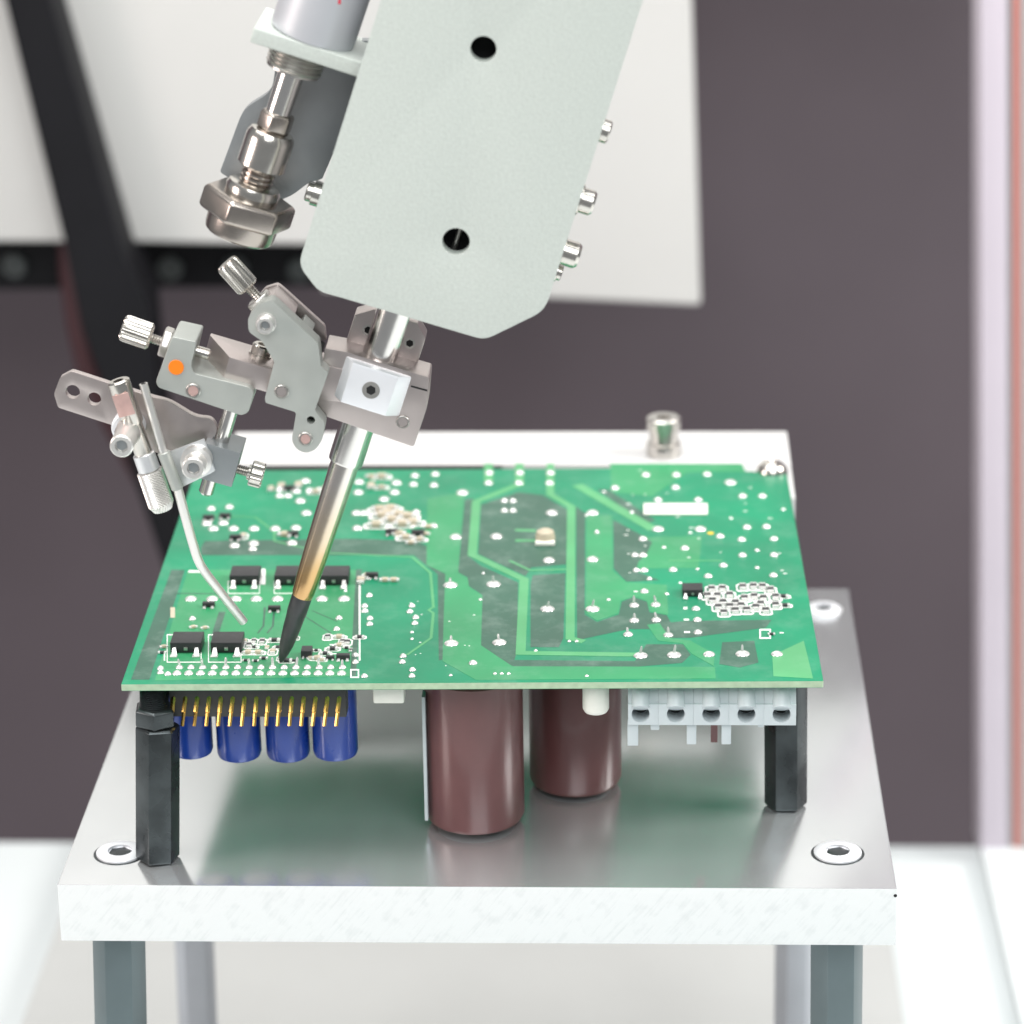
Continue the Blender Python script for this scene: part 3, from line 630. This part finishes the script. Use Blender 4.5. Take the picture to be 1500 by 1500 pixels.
rp = MB().prism([p_+Y*2.6 for p_ in rear], (0, 5.5, 0)).done('rear_clamp_plate', PINKSTEEL, head, .4, 2)
for u in (-4.0, 4.6):
    q = cax+uax*(u+off*.6)+axd*8.4+Y*2.6; MB().lathe(q+Y*.05, -Y, [(0, 1.15), (.1, 1.15), (.1, .8)], 20).done('screw_recess', STEEL, rp)
    MB().lathe(q, -Y, [(0.02, .8), (.09, .75)], 6).done('hex_socket', HOLE, rp)
# air cylinder to the left of the housing
def cyl_at(py): return hp(442+(62-py)*.33, py, 0)
c0 = cyl_at(340); cxd = (cyl_at(40)-c0).normalized()
def cprof(lst): return [((cyl_at(y)-c0).dot(cxd), mm(w_, c0)/2) for y, w_ in lst]
air = put('air_cylinder', None, c0, head)
flo = mm(11, c0)*uax
MB().lathe(c0+flo, cxd, cprof([(52, 110), (48, 121), (40, 124), (-300, 124)]), 48).done('cylinder_body', mat('grey_cylinder_tube', (.56, .57, .60), .3, .4, .04, 100), air)
fc = cyl_at(60)+uax*2.2
MB().box(fc+Y*2, (22.5, 20, 3.0), uax, cxd).done('flange', COAT, air, .5, 3)
thr = []
for i in range(5): thr += [(100-i*6, 78), (97-i*6, 84)]
MB().lathe(c0, cxd, cprof([(104, 70), (103, 78)]+thr+[(70, 84)]), 40).done('threaded_ring', STEEL, air)
MB().lathe(c0, cxd, cprof([(175, 37), (98, 39)]), 32).done('piston_rod', RODM, air)
MB().lathe(c0, cxd, cprof([(190, 46), (188, 52), (168, 52), (164, 46), (164, 30)]), 6, x=uax, phase=.3).done('lock_nut', NUTM, air, .25)
MB().lathe(c0, cxd, cprof([(246, 60), (242, 72), (205, 72), (198, 70), (192, 62), (190, 50)]), 36).done('coupling', CHROME, air)
spr = []
for i in range(4): spr += [(271-i*7, 45), (269-i*7, 50), (266-i*7, 50), (264.5-i*7, 45)]
MB().lathe(c0, cxd, cprof(spr), 36).done('spring', NUTM, air)
MB().lathe(c0, cxd, cprof([(290, 78), (276, 82), (270, 76), (266, 60), (266, 50)]), 36).done('dome_collar', CHROME, air)
MB().lathe(c0, cxd, cprof([(320, 128), (316, 141), (290, 141), (285, 128)]), 6, x=uax, phase=.22).done('hex_nut', NUTM, air, .45, 3)
MB().lathe(c0, cxd, cprof([(340, 56), (345, 58), (345, 94), (342, 102), (336, 105), (318, 106)]), 36).done('end_boss', NUTM, air)
slab('rear_bracket', arcs([(356, 160), (398, 134), (410, 60), (560, 60), (472, 262), (452, 268), (428, 286), (395, 300), (322, 252)], [16, 14, 3, 2, 2, 6, 8, 3, 4]), 9, 3, COATD, head, .3)  # dark grey colour stands in for shade and reflection on the bracket
# red print on the cylinder label, cut by the frame
for x, y0, y1 in ((466, -14, 4), (476, -14, 5), (488, -14, 5.5), (497, -14, 6)):
    yy = -(mm(62, c0))+.55
    a_ = hp(x, y0, yy); b_ = hp(x, y1, yy); MB().box((a_+b_)/2, (.55, .12, (a_-b_).length), X, a_-b_).done('red_print', REDP, air)

# ------------------------------------------------------------------ wire feeder clamped to the iron
fd = thing('wire_feeder', 'jointed steel wire feeder arm with thumb knobs clamped to the soldering iron', 'wire feeder', hp(550, 600))
armpts = arcs([(476, 510), (508, 516), (608, 547), (629, 553), (625, 598), (606, 655), (460, 604), (470, 550)], [2, 2, 2, 4, 3, 5, 3, 3])
arm = slab('clamp_arm', armpts, -4.6, 9, PINKSTEEL, fd, .35)
slab('clamp_slot', [(602, 564.5), (626, 571), (626, 573.5), (602, 567)], -4.68, .1, HOLE, arm, 0)
def pin(px, py, dy, r_px, m, parent, l=.35, name='pin'):
    c = hp(px, py, dy); r = mm(r_px, c)
    o = MB().lathe(c+Y*.3, -Y, [(0, r*1.0), (.3+l*.6, r), (.3+l, r*.9), (.3+l, r*.74), (.3+l*.6, r*.72), (.3+l*.6, .01)], 24).done(name, STEEL, parent)
    MB().lathe(c, -Y, [(l*.55, r*.71), (l*.7, r*.68)], 20).done('pin_end', m, o)
pin(590, 618, -4.6, 10, PINKSTEEL, arm)
# bracket plate
bpl = [(363, 466), (378, 446), (397, 440), (405, 446), (466, 503), (470, 537), (481, 546), (461, 601), (476, 620), (472, 645), (462, 659), (449, 664), (435, 659), (427, 646), (434, 604), (389, 590), (388, 583), (402, 530), (384, 500), (364, 486)]
brk = slab('bracket', arcs(bpl, [6, 6, 4, 3, 2, 2, 3, 2, 4, 7, 7, 7, 7, 7, 4, 2, 2, 3, 3, 6], 3), -9.0, 4.2, CAST, fd, .3, [(455.5, 615.5, 6)])
q = hp(455.5, 615.5, -6); MB().lathe(q, -Y, [(0, mm(7, q)), (.3, mm(7, q))], 16).done('hole_floor', HOLE, brk)
def shift_slab(name, pts, dy, back, thick, m, parent, bevel=.25):
    return MB().prism([hp(x, y, dy)+Y*back for x, y in pts], (0, thick, 0)).done(name, m, parent, bevel, 2)
shift_slab('channel_wall', arcs([(363, 466), (378, 446), (397, 440), (405, 446), (468, 503), (470, 525), (440, 520), (384, 500), (364, 486)], 4, 3), -9.0, 11.2, 1.6, PINKSTEEL, brk)
shift_slab('channel_end', [(365, 468), (379, 448), (397, 441.5), (404, 447), (429, 470), (420, 480), (385, 470), (368, 482)], -9.0, 4.15, 7.1, PINKSTEEL, brk, .15)
shift_slab('channel_block', [(440, 481), (455, 495), (448, 503), (433, 489)], -9.0, 4.15, 5.5, CAST, brk, .15)
shift_slab('channel_floor', [(404, 495), (469, 527), (466, 534), (400, 508)], -9.0, 4.15, 7.1, HOLE, brk, .1)
shift_slab('bridge', [(455, 540), (520, 556), (515, 600), (452, 596)], -9.0, 4.3, 7.5, PINKSTEEL, brk, .2)
def socket_screw(px, py, dy, r_px, out, parent, wash=0, m=SATIN):
    c = hp(px, py, dy); r = mm(r_px, c)
    pr = []
    if wash: pr += [(0, mm(wash, c)), (out*.35, mm(wash, c)), (out*.4, r)]
    else: pr += [(0, r*1.15), (.3, r*1.15), (.35, r)]
    pr += [(out-.25, r), (out, r*.88), (out, r*.56), (out-.9, r*.52), (out-.9, .01)]
    o = MB().lathe(c, -Y, pr, 32).done('socket_screw', m, parent)
    MB().lathe(c-Y*(out-.88), -Y, [(0, r*.52), (.08, r*.5)], 6).done('hex_socket', COATD, o)
socket_screw(390, 473, -9.0, 13.5, 2.2, brk)
pin(412.5, 573.5, -9.0, 10.5, PINKSTEEL, brk); pin(447.5, 642.5, -9.0, 10.5, PINKP, brk)
# thumb knobs
def knob(p_out, p_in, w_px, dy, parent, neck, nut_at, nut_w, nut_t):
    a_, b_ = hp(*p_out, dy), hp(*p_in, dy); ax = (a_-b_).normalized(); r = mm(w_px, a_)/2; l = (a_-b_).length
    kn = MB().lathe(b_, ax, [(0, r*.8), (.25, r*.93), (.5, r), (l-.8, r), (l-.3, r*.94), (l, r*.82)], flute=22, fl=.07).done('knob', CHROME, parent, angle=22)
    n_ = hp(*neck, dy); pr = []; L2 = (b_-n_).length; k = int(L2/.5)
    for i in range(k): pr += [(i*.5, 1.0), (i*.5+.25, .82)]
    MB().lathe(n_, ax, pr+[(L2, 1.0)], 18).done('knob_screw', STEEL, kn)
    c = hp(*nut_at, dy); r2 = mm(nut_w, c)/2; t_ = mm(nut_t, c)
    MB().lathe(c-ax*t_/2, ax, [(0, r2*.92), (t_*.15, r2), (t_*.85, r2), (t_, r2*.9)], 6, phase=.5).done('hex_nut', STEEL, parent, .18)
knob((331, 384.5), (364, 421.5), 36, -3.5, brk, (392, 452), (379.5, 439.5), 40, 10)
# clevis with the orange dot
ysl = [(252, 493), (288, 501), (279.5, 535), (284, 547), (365, 567), (372, 575), (364, 604), (354, 609), (232, 568), (228, 560)]
yoke = slab('yoke', arcs(ysl, [5, 4, 7, 5, 5, 5, 6, 6, 5, 5], 4), -8.5, 11, CAST, fd, .45, (), 3)
c = hp(258, 538, -8.5); MB().lathe(c+Y*.02, -Y, [(0, mm(11.4, c)), (.16, mm(11.3, c)), (.2, mm(11.0, c))], 30).done('orange_dot', ORANGE, yoke)
pin(283, 572, -8.5, 11, PINKP, yoke)
knob((179, 479), (222, 494), 40, -3.5, yoke, (247, 504), (243.5, 501), 47, 14)
a_, b_ = hp(280, 512, -3.5), hp(308, 520, -3.5); MB().rod(a_, b_, mm(8.5, a_), ch=.3).done('rod_end', CHROME, yoke)
# nickel block between yoke and bracket
o3 = hp(327, 556, -6.5); e3 = (hp(395, 576, -6.5)-o3).normalized(); n3 = e3.cross(Y); n3 = n3 if n3.z > 0 else -n3
L3 = (hp(402, 578, -6.5)-o3).length; H3 = (hp(336, 523, -6.5)-o3).length
blk = MB().prism([o3+e3*u+Y*v for u, v in ((0, 0), (L3, 0), (L3, 11), (-5.2, 11), (-5.2, 9.5))], n3*H3).done('pivot_block', PINKSTEEL, fd, .2)
s0 = o3+e3*L3*.52+Y*6.5+n3*H3
MB().lathe(s0, n3, [(0, 2.3), (.3, 2.3), (.3, 2.0), (2.0, 2.0), (2.3, 1.7), (2.3, 1.0), (1.5, .9), (1.5, .01)], 24).done('cap_screw', CHROME, blk)
MB().lathe(s0+e3*4.4+Y*1, n3, [(0, 1.5), (1.6, 1.5), (1.8, 1.2)], 6).done('nut', STEEL, blk, .1)
# post and dark clamp block
a_, b_ = hp(341, 590, -3.5), hp(301, 724, -3.5); MB().rod(a_, b_, mm(11, a_), ch=.5).done('post', RODM, fd)
cb4 = slab('post_block', [(300, 649), (353, 664), (339, 714), (289, 700)], -7.5, 9.5, COATD, fd, .2)
k0 = hp(351, 688, -3.5); kd = (hp(388, 696, -3.5)-hp(352, 686, -3.5)).normalized()
tpr = []
for i in range(6): tpr += [(i*.42, 1.05), (i*.42+.21, .85)]
ts = MB().lathe(k0-kd*.5, kd, tpr+[(2.6, 1.0)], 18).done('thumb_screw', STEEL, cb4)
MB().lathe(k0+kd*1.7, kd, [(0, 1.5), (.5, 1.6), (.55, 2.4), (.8, 2.6), (2.9, 2.6), (3.2, 2.3)], flute=20, fl=.06).done('screw_head', CHROME, ts, angle=22)
# long holed strap
strap = arcs([(105, 544), (160, 562), (224, 582), (248, 588), (286, 611), (310, 613), (320, 630), (302, 655), (240, 668), (200, 650), (165, 623), (85, 597), (79, 577), (88, 553)], [3, 2, 3, 10, 10, 8, 8, 5, 5, 5, 5, 3, 3, 3], 3)
stp = slab('holed_strap', strap, -4.0, 1.8, PINKSTEEL, fd, .2, [(106.5, 574, 10.5), (138, 584.5, 10)])
# sleeve bracket holding the guide tube
sl = slab('tube_clip', [(243, 664), (299, 643), (315, 690), (308, 694), (262, 716)], -8.2, .7, ALU, fd, .1)
socket_screw(289, 672, -8.2, 17, 6.0, sl, 23)
# knurled tube
def tk(y): return (173+(y-557)*(239-173)/(747-557), y)
ka, kb = hp(*tk(557), -9), hp(*tk(747), -9); kx = (kb-ka).normalized()
def kl(y): return (hp(*tk(y), -9)-ka).dot(kx)
kt = MB().lathe(ka, kx, [(4, .95), (4, 1.0), (0.05, 1.05), (0, 1.9), (.25, 2.2), (kl(618), 2.2), (kl(622), 1.8), (kl(690), 1.8)], 32).done('feed_tube', CHROME, fd)
kp = []
n_ = 24
for i in range(n_+1): kp.append((kl(690)+(kl(738)-kl(690))*i/n_, 2.62))
MB().lathe(ka, kx, [(kl(664), 2.0), (kl(665), 2.2), (kl(688), 2.2), (kl(689), 1.9)], 30).done('tube_ring', ALU, kt)
MB().lathe(ka, kx, [(kl(689.5), 2.3)]+kp+[(kl(742), 2.3), (kl(747), 1.9)], 44, knurl=.09).done('knurled_grip', SATIN, kt, smooth=False)
wn = hp(*tk(588), -9)-Y*2.18; MB().box(wn, (3.3, .3, 4.6), kx.cross(Y), kx).done('flat_window', PINKP, kt, .1)
# screw boss on the left
socket_screw(191, 626, -7.0, 17, 11.5, stp, 19)
MB().lathe(hp(190, 622, -4.1), -Y, [(0, 3.3), (2.4, 3.3), (2.8, 2.9)], 32).done('washer', WHITEALU, stp)
# guide tube with bend, grey sleeve
g0 = [hp(210, 562, -10.2), hp(240, 664, -10.2), hp(262, 720, -10)]
MB().tube([g0[0], g0[0].lerp(g0[1], .5), g0[1], g0[2]], mm(6.2, g0[0]), 18).done('guide_tube', SATIN, fd)
MB().lathe(g0[0]-(g0[1]-g0[0]).normalized()*.03, (g0[0]-g0[1]).normalized(), [(0, .5), (.06, .5)], 14).done('tube_mouth', HOLE, fd)
MB().rod(hp(239.5, 662, -10.2), hp(260.5, 716, -10.1), mm(9.5, g0[0]), ch=.15).done('grey_sleeve', CAST, fd)
ctl = [(260, 714, -10.1), (267.5, 742, -9.5), (277, 777, -8.5), (286, 808, -7.4), (289, 817, -7), (293, 826, -6.6), (298.5, 835, -6.2), (304, 843, -5.8), (330, 876.5, -3.5), (357, 911, -1.5)]
MB().tube([hp(*c_) for c_ in ctl], [mm(7.2, g0[0])]*5+[mm(7.0, g0[0])]*5, 18).done('nozzle_tube', SATIN, fd)
